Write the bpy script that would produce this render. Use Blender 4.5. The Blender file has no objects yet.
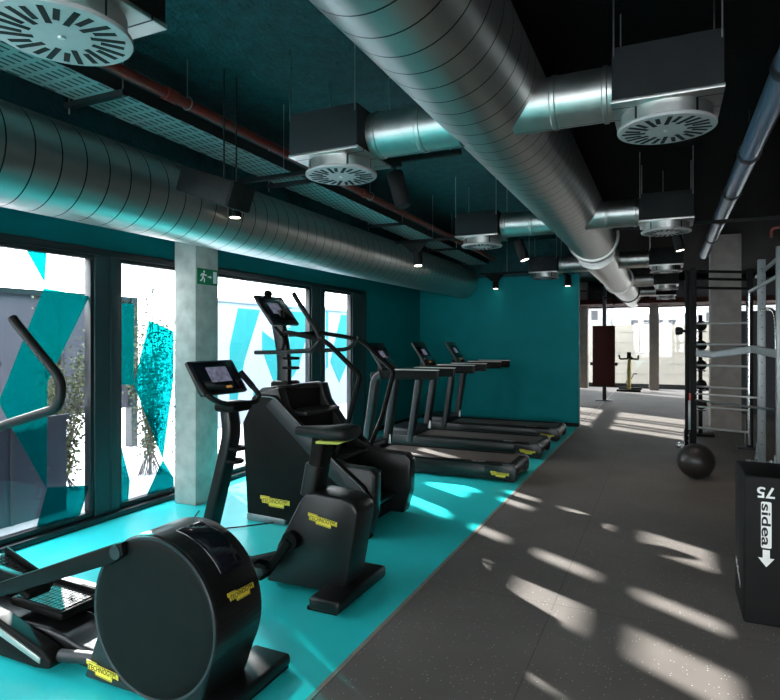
import bpy, bmesh, math, random
from mathutils import Vector as V, Matrix
random.seed(7)
sc = bpy.context.scene
COL = sc.collection
PI = math.pi

# ------------------------------------------------------------------ materials
def mat(name, col, rough=.5, metal=0., noise=0., nscale=20., bump=0., bscale=60., spec=.5, coat=0., col2=None, emit=0.):
    m = bpy.data.materials.new(name); m.use_nodes = True
    nt = m.node_tree; N = nt.nodes; L = nt.links; b = N['Principled BSDF']
    b.inputs['Base Color'].default_value = (*col, 1); b.inputs['Roughness'].default_value = rough
    b.inputs['Metallic'].default_value = metal; b.inputs['Specular IOR Level'].default_value = spec
    b.inputs['Coat Weight'].default_value = coat
    tc = N.new('ShaderNodeTexCoord')
    if noise or col2:
        n = N.new('ShaderNodeTexNoise'); n.inputs['Scale'].default_value = nscale; n.inputs['Detail'].default_value = 5
        L.new(tc.outputs['Object'], n.inputs['Vector'])
        r = N.new('ShaderNodeValToRGB'); r.color_ramp.elements[0].position = .3; r.color_ramp.elements[1].position = .7
        c2 = col2 or tuple(c * (1 + noise) for c in col)
        c1 = col if col2 else tuple(c * (1 - noise) for c in col)
        r.color_ramp.elements[0].color = (*c1, 1); r.color_ramp.elements[1].color = (*c2, 1)
        L.new(n.outputs['Fac'], r.inputs['Fac']); L.new(r.outputs['Color'], b.inputs['Base Color'])
    if bump:
        n2 = N.new('ShaderNodeTexNoise'); n2.inputs['Scale'].default_value = bscale; n2.inputs['Detail'].default_value = 4
        L.new(tc.outputs['Object'], n2.inputs['Vector'])
        bp = N.new('ShaderNodeBump'); bp.inputs['Strength'].default_value = bump; bp.inputs['Distance'].default_value = .02
        L.new(n2.outputs['Fac'], bp.inputs['Height']); L.new(bp.outputs['Normal'], b.inputs['Normal'])
    if emit:
        b.inputs['Emission Color'].default_value = (*col, 1); b.inputs['Emission Strength'].default_value = emit
    return m

M = {}
M['black'] = mat('black_plastic', (.0065, .006, .0055), .5, noise=.2, nscale=8, spec=.08)
M['satin'] = mat('satin_black', (.007, .007, .0072), .34, noise=.15, nscale=5, spec=.4)
M['matte'] = mat('matte_black', (.006, .006, .006), .7, noise=.2, spec=.25)
M['rubber'] = mat('black_rubber', (.009, .009, .009), .5, noise=.3, nscale=30, bump=.1, bscale=200, spec=.25)
M['ball'] = mat('ball_rubber', (.022, .019, .017), .36, noise=.2, nscale=20, bump=.06, bscale=250, spec=.45)
M['vinyl'] = mat('padded_vinyl', (.008, .008, .008), .6, noise=.2, nscale=6, spec=.15)
M['tread'] = mat('running_belt', (.12, .095, .082), .6, noise=.15, nscale=40, bump=.15, bscale=300)
M['dgrey'] = mat('dark_grey_metal', (.028, .029, .031), .42, .5, noise=.1)
M['grey'] = mat('grey_metal', (.25, .26, .27), .38, .7, noise=.1)
M['steel'] = mat('bare_steel', (.62, .62, .6), .3, 1., noise=.08)
M['chrome'] = mat('bright_chrome', (.8, .8, .8), .15, 1., noise=.04)
M['rackgrey'] = mat('rack_grey_paint', (.30, .33, .34), .4, .3, noise=.08)
M['yellow'] = mat('badge_yellow', (.78, .62, .06), .4, noise=.05)
M['lime'] = mat('lime_yellow', (.35, .38, .05), .4, noise=.05)
M['white'] = mat('white_print', (.82, .82, .80), .5, noise=.03)
M['teal_wall'] = mat('teal_wall_paint', (.0, .19, .207), .6, noise=.06, nscale=3, bump=.05, bscale=150, spec=.12)
M['teal_dark'] = mat('dark_teal_paint', (.004, .030, .036), .5, noise=.1, nscale=4)
M['teal_ceil'] = mat('teal_sprayed_ceiling', (.005, .058, .064), .8, noise=.35, nscale=9, bump=.9, bscale=28)
M['black_ceil'] = mat('black_ceiling', (.004, .004, .004), .9, noise=.3, bump=.5, bscale=25, spec=.1)
M['frame'] = mat('window_frame_black', (.008, .012, .014), .35, noise=.1)
M['mull'] = mat('mullion_dark', (.016, .034, .038), .4, noise=.1)
M['galv'] = None
M['pipe_red'] = mat('red_pipe_paint', (.20, .022, .014), .4, noise=.15, nscale=12)
M['pipe_blue'] = mat('grey_blue_pipe', (.15, .23, .34), .3, .4, noise=.1, nscale=6)
M['boxgrey'] = mat('insulated_box', (.016, .020, .022), .8, noise=.12, nscale=6, spec=.2)
M['boxblack'] = mat('insulated_box_dark', (.011, .0115, .012), .8, noise=.12, nscale=6, spec=.2)
M['plate'] = mat('diffuser_white', (.40, .37, .36), .45, noise=.05)
M['slot'] = mat('slot_black', (.004, .004, .005), .9, noise=.1)
M['concrete'] = mat('concrete', (.40, .42, .39), .8, noise=.22, nscale=7, bump=.2, bscale=40)
M['concrete_dk'] = mat('concrete_brown', (.34, .305, .28), .8, noise=.15, nscale=5, bump=.2)
M['green'] = mat('exit_green', (.005, .15, .065), .5, noise=.05, spec=.15)
M['maroon'] = mat('maroon_padding', (.05, .014, .011), .7, noise=.2, spec=.1)
M['navy'] = mat('navy_panel', (.018, .024, .036), .5, noise=.15)
M['fence'] = mat('fence_panels', (.055, .05, .066), .6, noise=.12, nscale=2)
M['fence2'] = mat('fence_plinth', (.045, .045, .075), .5, noise=.12, nscale=2)
M['hoarding'] = mat('hoarding_white', (.43, .385, .43), .7, noise=.05, nscale=1.5)
M['mural'] = mat('mural_teal', (.004, .24, .25), .6, noise=.06, nscale=2)
M['ground'] = mat('pale_paving', (.62, .60, .62), .9, noise=.08, nscale=2)
M['leaf'] = mat('leaf', (.075, .08, .025), .6, noise=.4, nscale=3)
M['bark'] = mat('bark', (.07, .05, .04), .8, noise=.3)
M['outwall'] = mat('cream_block', (.40, .345, .275), .85, noise=.08, nscale=1.2, bump=.1)
M['facade'] = mat('far_facade', (.2, .2, .205), .8, noise=.25, nscale=.6)
M['rail_tan'] = mat('brushed_rail', (.55, .48, .44), .3, .8, noise=.06)
M['bike_yellow'] = mat('bike_frame_yellow', (.45, .36, .05), .4, noise=.08)
M['redclip'] = mat('red_clip', (.55, .03, .02), .4, noise=.05)
M['seam'] = mat('metal_seam', (.40, .34, .28), .45, .2, noise=.1)
M['screen'] = mat('screen_glass', (.012, .012, .018), .08, noise=.1, spec=.8)
M['display'] = mat('lit_display', (.20, .20, .28), .2, noise=.7, nscale=25, emit=.35)
M['amber'] = mat('amber_icon', (.75, .33, .08), .4, emit=.25)
M['lamp'] = mat('lamp_face', (1., .86, .68), .4, emit=9.)

def galv():
    m = mat('galvanised_steel', (.42, .44, .43), .34, 1.)
    nt = m.node_tree; N = nt.nodes; L = nt.links; b = N['Principled BSDF']
    tc = N.new('ShaderNodeTexCoord'); mp = N.new('ShaderNodeMapping'); mp.inputs['Scale'].default_value = (6, 1.2, 6)
    n = N.new('ShaderNodeTexNoise'); n.inputs['Scale'].default_value = 2.5; n.inputs['Detail'].default_value = 6
    L.new(tc.outputs['Object'], mp.inputs['Vector']); L.new(mp.outputs['Vector'], n.inputs['Vector'])
    r = N.new('ShaderNodeValToRGB'); r.color_ramp.elements[0].color = (.40, .405, .385, 1); r.color_ramp.elements[1].color = (.62, .62, .59, 1)
    L.new(n.outputs['Fac'], r.inputs['Fac'])
    # the rolled seam of the spiral, a thin dark line every 17 cm
    sp = N.new('ShaderNodeSeparateXYZ'); L.new(tc.outputs['Object'], sp.inputs[0])
    dv = N.new('ShaderNodeMath'); dv.operation = 'DIVIDE'; dv.inputs[1].default_value = .17; L.new(sp.outputs['Y'], dv.inputs[0])
    fr = N.new('ShaderNodeMath'); fr.operation = 'FRACT'; L.new(dv.outputs[0], fr.inputs[0])
    ls = N.new('ShaderNodeMath'); ls.operation = 'LESS_THAN'; ls.inputs[1].default_value = .055; L.new(fr.outputs[0], ls.inputs[0])
    mx = N.new('ShaderNodeMix'); mx.data_type = 'RGBA'; L.new(ls.outputs[0], mx.inputs['Factor']); L.new(r.outputs['Color'], mx.inputs['A']); mx.inputs['B'].default_value = (.05, .05, .05, 1)
    L.new(mx.outputs['Result'], b.inputs['Base Color'])
    mr = N.new('ShaderNodeMapRange'); mr.inputs['To Min'].default_value = .30; mr.inputs['To Max'].default_value = .50
    L.new(n.outputs['Fac'], mr.inputs['Value']); L.new(mr.outputs['Result'], b.inputs['Roughness'])
    return m
M['galv'] = galv()

def floor_rubber():
    m = mat('flecked_rubber', (.075, .068, .064), .72, spec=.3)
    nt = m.node_tree; N = nt.nodes; L = nt.links; b = N['Principled BSDF']
    tc = N.new('ShaderNodeTexCoord')
    v = N.new('ShaderNodeTexVoronoi'); v.inputs['Scale'].default_value = 55
    L.new(tc.outputs['Object'], v.inputs['Vector'])
    lt = N.new('ShaderNodeMath'); lt.operation = 'LESS_THAN'; lt.inputs[1].default_value = .17
    L.new(v.outputs['Distance'], lt.inputs[0])
    sep = N.new('ShaderNodeSeparateColor'); L.new(v.outputs['Color'], sep.inputs['Color'])
    gt = N.new('ShaderNodeMath'); gt.operation = 'GREATER_THAN'; gt.inputs[1].default_value = .72
    L.new(sep.outputs['Red'], gt.inputs[0])
    mu = N.new('ShaderNodeMath'); mu.operation = 'MULTIPLY'; L.new(lt.outputs[0], mu.inputs[0]); L.new(gt.outputs[0], mu.inputs[1])
    n = N.new('ShaderNodeTexNoise'); n.inputs['Scale'].default_value = 1.3; n.inputs['Detail'].default_value = 8
    L.new(tc.outputs['Object'], n.inputs['Vector'])
    r = N.new('ShaderNodeValToRGB'); r.color_ramp.elements[0].position = .3; r.color_ramp.elements[1].position = .75
    r.color_ramp.elements[0].color = (.155, .130, .116, 1); r.color_ramp.elements[1].color = (.215, .185, .168, 1)
    L.new(n.outputs['Fac'], r.inputs['Fac'])
    # tile joints one metre apart
    br = N.new('ShaderNodeTexBrick'); br.offset = 0; br.inputs['Scale'].default_value = 1; br.inputs['Brick Width'].default_value = 1.5
    br.inputs['Row Height'].default_value = 1.5; br.inputs['Mortar Size'].default_value = .004
    br.inputs['Color1'].default_value = (1, 1, 1, 1); br.inputs['Color2'].default_value = (1, 1, 1, 1); br.inputs['Mortar'].default_value = (.7, .7, .7, 1)
    L.new(tc.outputs['Object'], br.inputs['Vector'])
    mj = N.new('ShaderNodeMix'); mj.data_type = 'RGBA'; mj.blend_type = 'MULTIPLY'; mj.inputs['Factor'].default_value = 1
    L.new(r.outputs['Color'], mj.inputs['A']); L.new(br.outputs['Color'], mj.inputs['B'])
    mx = N.new('ShaderNodeMix'); mx.data_type = 'RGBA'; L.new(mu.outputs[0], mx.inputs['Factor'])
    L.new(mj.outputs['Result'], mx.inputs['A']); mx.inputs['B'].default_value = (.5, .5, .48, 1)
    L.new(mx.outputs['Result'], b.inputs['Base Color'])
    n3 = N.new('ShaderNodeTexNoise'); n3.inputs['Scale'].default_value = 180
    L.new(tc.outputs['Object'], n3.inputs['Vector'])
    bp = N.new('ShaderNodeBump'); bp.inputs['Strength'].default_value = .25; bp.inputs['Distance'].default_value = .005
    L.new(n3.outputs['Fac'], bp.inputs['Height']); L.new(bp.outputs['Normal'], b.inputs['Normal'])
    return m
M['floor'] = floor_rubber()
M['floor_teal'] = mat('teal_floor', (.03, .78, .79), .34, noise=.06, nscale=1.5, bump=.03, bscale=200)

def glass():
    m = bpy.data.materials.new('window_glass'); m.use_nodes = True
    nt = m.node_tree; N = nt.nodes; L = nt.links; N.clear()
    o = N.new('ShaderNodeOutputMaterial'); mx = N.new('ShaderNodeMixShader'); t = N.new('ShaderNodeBsdfTransparent')
    g = N.new('ShaderNodeBsdfGlossy'); g.inputs['Roughness'].default_value = .02
    t.inputs['Color'].default_value = (.93, .96, .96, 1); mx.inputs[0].default_value = .05
    L.new(t.outputs[0], mx.inputs[1]); L.new(g.outputs[0], mx.inputs[2]); L.new(mx.outputs[0], o.inputs[0])
    return m
M['glass'] = glass()
def film(name, tcol, dcol, mixf):
    m = bpy.data.materials.new(name); m.use_nodes = True
    nt = m.node_tree; N = nt.nodes; L = nt.links; N.clear()
    o = N.new('ShaderNodeOutputMaterial'); mx = N.new('ShaderNodeMixShader'); t = N.new('ShaderNodeBsdfTransparent')
    d = N.new('ShaderNodeBsdfTranslucent'); t.inputs['Color'].default_value = (*tcol, 1); d.inputs['Color'].default_value = (*dcol, 1)
    tc = N.new('ShaderNodeTexCoord'); n = N.new('ShaderNodeTexNoise'); n.inputs['Scale'].default_value = 3
    L.new(tc.outputs['Object'], n.inputs['Vector'])
    mr = N.new('ShaderNodeMapRange'); mr.inputs['To Min'].default_value = mixf * .9; mr.inputs['To Max'].default_value = mixf * 1.1
    L.new(n.outputs['Fac'], mr.inputs['Value']); L.new(mr.outputs['Result'], mx.inputs[0])
    L.new(t.outputs[0], mx.inputs[1]); L.new(d.outputs[0], mx.inputs[2]); L.new(mx.outputs[0], o.inputs[0])
    return m
M['film'] = film('teal_film', (.03, .37, .375), (.0, .3, .31), .10)
M['film_pale'] = film('pale_teal_film', (.55, .95, .95), (.5, .8, .8), .15)

# ------------------------------------------------------------------ mesh builder
class MB:
    def __init__(s): s.bm = bmesh.new()
    def _merge(s, t):
        me = bpy.data.meshes.new('t'); t.to_mesh(me); t.free(); s.bm.from_mesh(me); bpy.data.meshes.remove(me); return s
    def box(s, x0, x1, y0, y1, z0, z1, bev=0, seg=2, mtx=None):
        t = bmesh.new(); bmesh.ops.create_cube(t, size=1)
        for v in t.verts: v.co = V(((x0+x1)/2 + v.co.x*(x1-x0), (y0+y1)/2 + v.co.y*(y1-y0), (z0+z1)/2 + v.co.z*(z1-z0)))
        if bev: bmesh.ops.bevel(t, geom=t.edges[:], offset=bev, segments=seg, profile=.5, affect='EDGES')
        if mtx: bmesh.ops.transform(t, matrix=mtx, verts=t.verts)
        return s._merge(t)
    def prism(s, pts, axis, a, b, bev=0, seg=2):
        """polygon pts in the two other axes, extruded along axis from a to b"""
        t = bmesh.new()
        def co(p, k):
            return V((k, p[0], p[1])) if axis == 'x' else V((p[0], k, p[1])) if axis == 'y' else V((p[0], p[1], k))
        n = len(pts); A = [t.verts.new(co(p, a)) for p in pts]; B = [t.verts.new(co(p, b)) for p in pts]
        t.faces.new(A); t.faces.new(B[::-1])
        for i in range(n): t.faces.new((A[i], B[i], B[(i+1) % n], A[(i+1) % n]))
        bmesh.ops.recalc_face_normals(t, faces=t.faces)
        if bev: bmesh.ops.bevel(t, geom=t.edges[:], offset=bev, segments=seg, profile=.5, affect='EDGES', clamp_overlap=True)
        return s._merge(t)
    def tube(s, path, r, n=12, closed=False, cap=True):
        """swept round tube; r a number, a list of radii, or a (w,h) pair for a rounded flat section"""
        path = [V(p) for p in path]; t = bmesh.new(); rings = []; N = len(path)
        T = []
        for i in range(N):
            a = path[(i-1) % N] if closed or i > 0 else path[i]; b = path[(i+1) % N] if closed or i < N-1 else path[i]
            T.append((b-a).normalized())
        up = V((0, 0, 1)) if abs(T[0].z) < .9 else V((0, 1, 0))
        nrm = (up - T[0]*up.dot(T[0])).normalized()
        for i in range(N):
            nrm = (nrm - T[i]*nrm.dot(T[i])).normalized(); bi = T[i].cross(nrm)
            if isinstance(r, tuple): ru, rv = r
            else: ru = rv = (r[i] if isinstance(r, list) else r)
            ring = []
            for k in range(n):
                a = 2*PI*(k+.5)/n; c, d = math.cos(a), math.sin(a)
                if isinstance(r, tuple):
                    c = math.copysign(abs(c)**.45, c); d = math.copysign(abs(d)**.45, d)
                ring.append(t.verts.new(path[i] + nrm*(c*rv) + bi*(d*ru)))
            rings.append(ring)
        for i in range(N if closed else N-1):
            a, b = rings[i], rings[(i+1) % N]
            for k in range(n): t.faces.new((a[k], a[(k+1) % n], b[(k+1) % n], b[k]))
        if cap and not closed: t.faces.new(rings[0][::-1]); t.faces.new(rings[-1])
        bmesh.ops.recalc_face_normals(t, faces=t.faces)
        return s._merge(t)
    def cyl(s, a, b, r, n=20, r2=None): return s.tube([a, b], [r, r if r2 is None else r2], n)
    def lathe(s, prof, c, axis='z', n=40):
        """profile (radius, offset) revolved about axis through c"""
        t = bmesh.new(); rings = []
        for (r, h) in prof:
            ring = []
            for k in range(n):
                a = 2*PI*k/n; p = (r*math.cos(a), r*math.sin(a), h)
                if axis == 'y': p = (p[0], p[2], p[1])
                if axis == 'x': p = (p[2], p[0], p[1])
                ring.append(t.verts.new(V(c) + V(p)))
            rings.append(ring)
        for a, b in zip(rings, rings[1:]):
            for k in range(n): t.faces.new((a[k], a[(k+1) % n], b[(k+1) % n], b[k]))
        if prof[0][0] > 1e-6: t.faces.new(rings[0][::-1])
        if prof[-1][0] > 1e-6: t.faces.new(rings[-1])
        bmesh.ops.remove_doubles(t, verts=t.verts, dist=1e-6)
        bmesh.ops.recalc_face_normals(t, faces=t.faces)
        return s._merge(t)
    def ball(s, c, r, sx=1, sy=1, sz=1, n=24):
        t = bmesh.new(); bmesh.ops.create_uvsphere(t, u_segments=n, v_segments=n//2, radius=r)
        for v in t.verts: v.co = V((c[0]+v.co.x*sx, c[1]+v.co.y*sy, c[2]+v.co.z*sz))
        return s._merge(t)
    def slab(s, o, u, v, pts, th):
        """polygon pts in the plane (o; u, v), thickened by th along u x v"""
        o, u, v = V(o), V(u).normalized(), V(v).normalized(); nn = u.cross(v)
        t = bmesh.new(); A = [t.verts.new(o+u*p[0]+v*p[1]) for p in pts]; B = [t.verts.new(o+u*p[0]+v*p[1]+nn*th) for p in pts]
        t.faces.new(A[::-1]); t.faces.new(B); n = len(pts)
        for i in range(n): t.faces.new((A[i], A[(i+1) % n], B[(i+1) % n], B[i]))
        bmesh.ops.recalc_face_normals(t, faces=t.faces)
        return s._merge(t)
    def oriented(s, o, u, v, w, h, th, bev=0):
        """rounded box: centre of back face o, width w along u, height h along v, thickness th along u x v"""
        u, v = V(u).normalized(), V(v).normalized(); nn = u.cross(v)
        mt = Matrix.Translation(V(o)) @ Matrix((u, v, nn)).transposed().to_4x4()
        return s.box(-w/2, w/2, -h/2, h/2, 0, th, bev, mtx=mt)
    def quad(s, p):
        s.bm.faces.new([s.bm.verts.new(V(q)) for q in p]); return s
    def build(s, name, m, parent=None, smooth=True, angle=35):
        me = bpy.data.meshes.new(name)
        off = V((0, 0, 0)); p = parent
        while p is not None: off += p.location; p = p.parent
        if parent is None and len(s.bm.verts):
            xs = [v.co.x for v in s.bm.verts]; ys = [v.co.y for v in s.bm.verts]; zs = [v.co.z for v in s.bm.verts]
            off = V(((min(xs)+max(xs))/2, (min(ys)+max(ys))/2, min(zs)))
        bmesh.ops.translate(s.bm, verts=s.bm.verts, vec=-off)
        s.bm.to_mesh(me); s.bm.free()
        ob = bpy.data.objects.new(name, me); COL.objects.link(ob); me.materials.append(m)
        if smooth:
            me.polygons.foreach_set('use_smooth', [True]*len(me.polygons)); me.set_sharp_from_angle(angle=math.radians(angle))
        if parent is None: ob.location = off
        else: ob.parent = parent
        return ob

def round_path(pts, rad, n=6):
    pts = [V(p) for p in pts]; out = [pts[0]]
    for i in range(1, len(pts)-1):
        p, a, b = pts[i], pts[i-1], pts[i+1]
        r = min(rad, (a-p).length*.49, (b-p).length*.49)
        s, e = p+(a-p).normalized()*r, p+(b-p).normalized()*r
        for k in range(n+1):
            t = k/n; out.append(s*(1-t)**2 + p*2*t*(1-t) + e*t*t)
    out.append(pts[-1]); return out

def tag(o, label, cat, group=None):
    o['label'] = label; o['category'] = cat
    if group: o['group'] = group
    return o
def thing(name, loc, label, cat, group=None):
    o = bpy.data.objects.new(name, None); COL.objects.link(o); o.location = loc; o.empty_display_size = .1
    return tag(o, label, cat, group)
def struct(o): o['kind'] = 'structure'; return o
def dup(root, loc, label):
    r = root.copy(); COL.objects.link(r); r.location = loc; r['label'] = label
    def rec(src, dst):
        for ch in list(src.children):
            c = ch.copy(); COL.objects.link(c); c.parent = dst; rec(ch, c)
    rec(root, r); return r

def text_mb(mb, body, o, u, v, size, fitw=None, th=.002, center=False):
    cu = bpy.data.curves.new('lettering', 'FONT'); cu.body = body; cu.size = size; cu.extrude = th/2; cu.offset = 0 if len(body) > 6 else size*.018
    ob = bpy.data.objects.new('lettering', cu); COL.objects.link(ob)
    dg = bpy.context.evaluated_depsgraph_get(); me = bpy.data.meshes.new_from_object(ob.evaluated_get(dg))
    xs = [q.co.x for q in me.vertices]; ys = [q.co.y for q in me.vertices]
    x0, x1, y0, y1 = min(xs), max(xs), min(ys), max(ys)
    k = fitw/(x1-x0) if fitw else 1; ky = size*.72/(y1-y0) if fitw else 1
    u, v = V(u).normalized(), V(v).normalized(); nn = u.cross(v); o = V(o)
    for q in me.vertices:
        a = (q.co.x-x0)*k - ((x1-x0)*k/2 if center else 0); b = (q.co.y-y0)*ky - ((y1-y0)*ky/2 if center else 0); c = q.co.z+th/2
        q.co = o+u*a+v*b+nn*c
    mb.bm.from_mesh(me); bpy.data.objects.remove(ob); bpy.data.curves.remove(cu); bpy.data.meshes.remove(me)
    return mb

BADGE = [(x, y*.8) for x, y in [(0, .37), (.32, .36), (.33, .32), (1, .29), (1, .12), (.82, .12), (.80, .0), (.30, .02), (.28, .10), (.06, .11), (.05, .24), (0, .25)]]
def badge(parent, o, u, v, w):
    """yellow maker's badge; o is its lower left corner on the surface"""
    u, v = V(u).normalized(), V(v).normalized(); nn = u.cross(v)
    b = MB().slab(o, u, v, [(p[0]*w, p[1]*w) for p in BADGE], .003).build('badge', M['yellow'], parent, smooth=False)
    b['label'] = 'yellow badge with dark lettering'
    rim = MB(); pts = [V(o)+u*(.5*w+(p[0]-.5)*w*.94)+v*(.15*w+(p[1]-.15)*w*.86)+nn*.003 for p in BADGE]
    rim.tube(pts, .0011*w/.18, 4, closed=True)
    rim.build('border', M['black'], b)
    text_mb(MB(), 'TECHNOGYM', V(o)+u*(.075*w)+v*(.112*w)+nn*.003, u, v, .155*w, .85*w, .001).build('lettering', M['black'], b, smooth=False)
    return b

# ------------------------------------------------------------------ room shell
ZC = 3.45; XL = -4.55; XS = -1.44; YB = 11.34
f = struct(MB().box(XS+.012, 6.2, -5, 21.4, -.15, 0).build('floor', M['floor']))
f2 = struct(MB().box(-4.75, XS-.012, -5, 21.4, -.15, 0).build('floor', M['floor_teal']))
# beyond the teal wall the rubber covers both sides
struct(MB().box(-4.5, XS+.0, YB+.16, 21.1, .0, .004).build('floor', M['floor']))
struct(MB().box(XS-.012, XS+.012, -5, 21.1, -.1, .003).build('trim_1', M['seam']))
struct(MB().box(-4.75, -1.0, -5, 21.4, ZC, ZC+.15).build('ceiling', M['teal_ceil']))
struct(MB().box(-1.0, 6.2, -5, 21.4, ZC, ZC+.15).build('ceiling', M['black_ceil']))
HEAD = 2.33
w = MB().box(-4.75, XL, -5, 21.4, HEAD+.06, ZC).box(-4.75, XL, 8.85, 13.6, 0, HEAD+.06).box(-4.75, XL, -5, -3.4, 0, HEAD+.06).box(-4.75, XL, 16.6, 21.4, 0, HEAD+.06)
struct(w.build('wall_left', M['teal_wall'], smooth=False))
struct(MB().box(-4.55, XS, YB, YB+.16, 0, 2.78).build('wall_back', M['teal_wall'], smooth=False))
struct(MB().box(-4.55, XS, YB-.02, YB+.18, 2.78, ZC).build('trim_2', M['teal_ceil'], smooth=False))
struct(MB().box(-4.5, XS, YB-.015, YB, 0, .07).build('baseboard_back', M['matte']))
struct(MB().box(XL, XL+.015, 8.87, YB-.02, 0, .07).build('baseboard_left', M['matte']))
struct(MB().box(6.0, 6.2, -5, 21.4, 0, ZC).build('wall_right', M['black_ceil'], smooth=False))
# unseen wall behind the camera, its wide glazing added for fill light
struct(MB().box(-4.75, 6.2, -5.2, -5, 0, .3).box(-4.75, 6.2, -5.2, -5, 2.8, ZC).box(-4.75, -4.2, -5.2, -5, .3, 2.8).box(5.6, 6.2, -5.2, -5, .3, 2.8).build('wall_front', M['navy'], smooth=False))
# far end wall: a low sill, a dark soffit, glazing between
struct(MB().box(-4.75, 6.2, 21.1, 21.4, 0, .08).box(-4.75, 6.2, 21.1, 21.4, 2.62, ZC).build('wall_far', M['frame'], smooth=False))
struct(MB().box(-4.5, 6.0, 19.2, 21.1, 2.66, 2.8).build('trim_3', M['maroon'], smooth=False))

# window posts between the left panes
for i, (a, b, k) in enumerate([(.2, .4, 'mull'), (1.92, 2.12, 'mull'), (3.66, 3.92, 'mull'), (4.92, 5.20, 'mull'), (7.17, 7.50, 'mull'), (8.37, 8.85, 'mull')]):
    mm = MB().box(-4.60, -4.50, a, b, .0, HEAD+.06, .006)
    mm.box(-4.505, -4.492, b-.10, b-.01, .05, HEAD, .003)
    struct(mm.build('trim_%d' % (4+i), M['mull']))
struct(MB().box(-4.70, -4.49, -3.4, 8.85, HEAD, HEAD+.062, .004).build('trim_10', M['frame']))
struct(MB().box(-4.70, -4.46, -3.4, 8.85, .0, .05, .004).build('trim_11', M['frame']))

FILM = {
 2: [[(3.64, 1.97), (3.22, 2.01), (2.86, 1.13), (2.94, .96), (3.245, .39), (3.25, 1.25)],
     [(3.64, .33), (3.25, .40), (3.15, .08), (3.54, .08)], [(3.07, 2.3), (3.245, 2.3), (3.228, 2.05)], [(2.2, 2.2), (2.55, 2.2), (2.3, 1.3)]],
 3: [[(3.95, 1.93), (4.118, 1.93), (4.118, 1.17), (3.95, 1.18)],
     [(4.118, 1.17), (4.30, 1.78), (4.62, 1.68), (4.62, 1.2), (4.476, .40)],
     [(3.95, .71), (4.07, .28), (4.05, .07), (3.95, .07)], [(4.476, .40), (4.62, .19), (4.62, .07), (4.25, .07)],
     ],
}
PANES = [(-3.4, .2), (.4, 1.92), (2.12, 3.66), (3.92, 4.92), (5.20, 7.17), (7.52, 8.37)]
def window(n, y0, y1, polys):
    fr = MB()
    for (a, b, c, d) in [(y0, y1, .05, .10), (y0, y1, HEAD-.035, HEAD), (y0, y0+.035, .10, HEAD-.035), (y1-.035, y1, .10, HEAD-.035)]:
        fr.box(-4.59, -4.515, a, b, c, d, .004)
    fo = struct(fr.build('window_%d' % n, M['frame']))
    off = fo.location
    MB().box(-4.57, -4.56, y0+.03, y1-.03, .09, HEAD-.03).build('pane', M['glass'], fo, smooth=False)
    if polys:
        fm = MB()
        for k, p in enumerate(polys): fm.slab((-4.545, 0, 0), (0, 1, 0), (0, 0, 1), p, .001)
        fm.build('film', M['film'], fo, smooth=False)
for i, (a, b) in enumerate(PANES): window(i+1, a, b, FILM.get(i))
# glazing of the far bay, left side and end
fo = MB()
for y in (13.6, 14.2, 14.5, 15.2, 15.5, 16.5): fo.box(-4.62, -4.5, y, y+.1, 0, HEAD+.06)
fo.box(-4.62, -4.5, 13.6, 16.6, 0, .08); fo.box(-4.61, -4.51, 13.7, 16.5, 1.55, 1.68)
fo = struct(fo.build('window_7', M['frame'])); MB().box(-4.57, -4.56, 13.7, 16.5, .08, HEAD+.06).build('pane', M['glass'], fo, smooth=False)
fo = MB()
for x in (-4.5, -2.46, -.36, 1.75, 3.85, 5.9): fo.box(x-.04, x+.04, 21.15, 21.27, .08, 2.62)
fo.box(-4.5, 5.9, 21.15, 21.25, .08, .14)
fo = struct(fo.build('window_8', M['frame'])); MB().box(-4.5, 5.9, 21.19, 21.2, .14, 2.62).build('pane', M['glass'], fo, smooth=False)
fo = MB()  # glazing behind the camera, added to let in fill light
for x in (-4.2, -1.75, .7, 3.15, 5.6): fo.box(x-.05, x+.05, -5.15, -5.05, .3, 2.8)
fo = struct(fo.build('window_9', M['frame'])); MB().box(-4.2, 5.6, -5.11, -5.1, .3, 2.8).build('pane', M['glass'], fo, smooth=False)

# unseen slatted screen added outside to cut the sun into floor patches
sm = MB()
for (a, b) in ((7.88, 8.06), (8.22, 8.70), (9.10, 9.45), (9.66, 10.45), (11.1, 12.0)): sm.box(-8.52, -8.48, a, b, 3.1, 4.5)
for z in (3.20, 3.49, 3.83): sm.box(-8.53, -8.47, 7.88, 12.0, z-.06, z+.06)
sm.box(-8.56, -8.44, 7.88, 12.0, 4.42, 4.52)
for y in (9.16, 9.39): sm.box(-8.56, -8.44, y-.06, y+.06, -.05, 4.5)
struct(sm.build('added_shade_screen', M['fence'], smooth=False))

# columns
c = MB().box(-4.36, -4.09, 4.44, 4.76, 0, 3.18, .012)
struct(c.build('column_left', M['concrete']))
struct(MB().box(-4.55, -4.05, -5, YB, 3.18, ZC).build('trim_12', M['teal_ceil'], smooth=False))
struct(MB().box(.72, 1.20, 12.1, 12.55, 0, ZC, .012).build('column_right', M['concrete_dk']))
struct(MB().box(-.48, -.20, 20.45, 20.75, 0, ZC, .01).build('column_far', M['concrete_dk']))
struct(MB().box(-2.58, -2.32, 20.45, 20.75, 0, ZC, .01).build('column_far', M['concrete_dk']))
struct(MB().box(1.30, 6.0, 14.8, 14.95, 0, 2.2).build('wall_partition', M['navy']))

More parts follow.
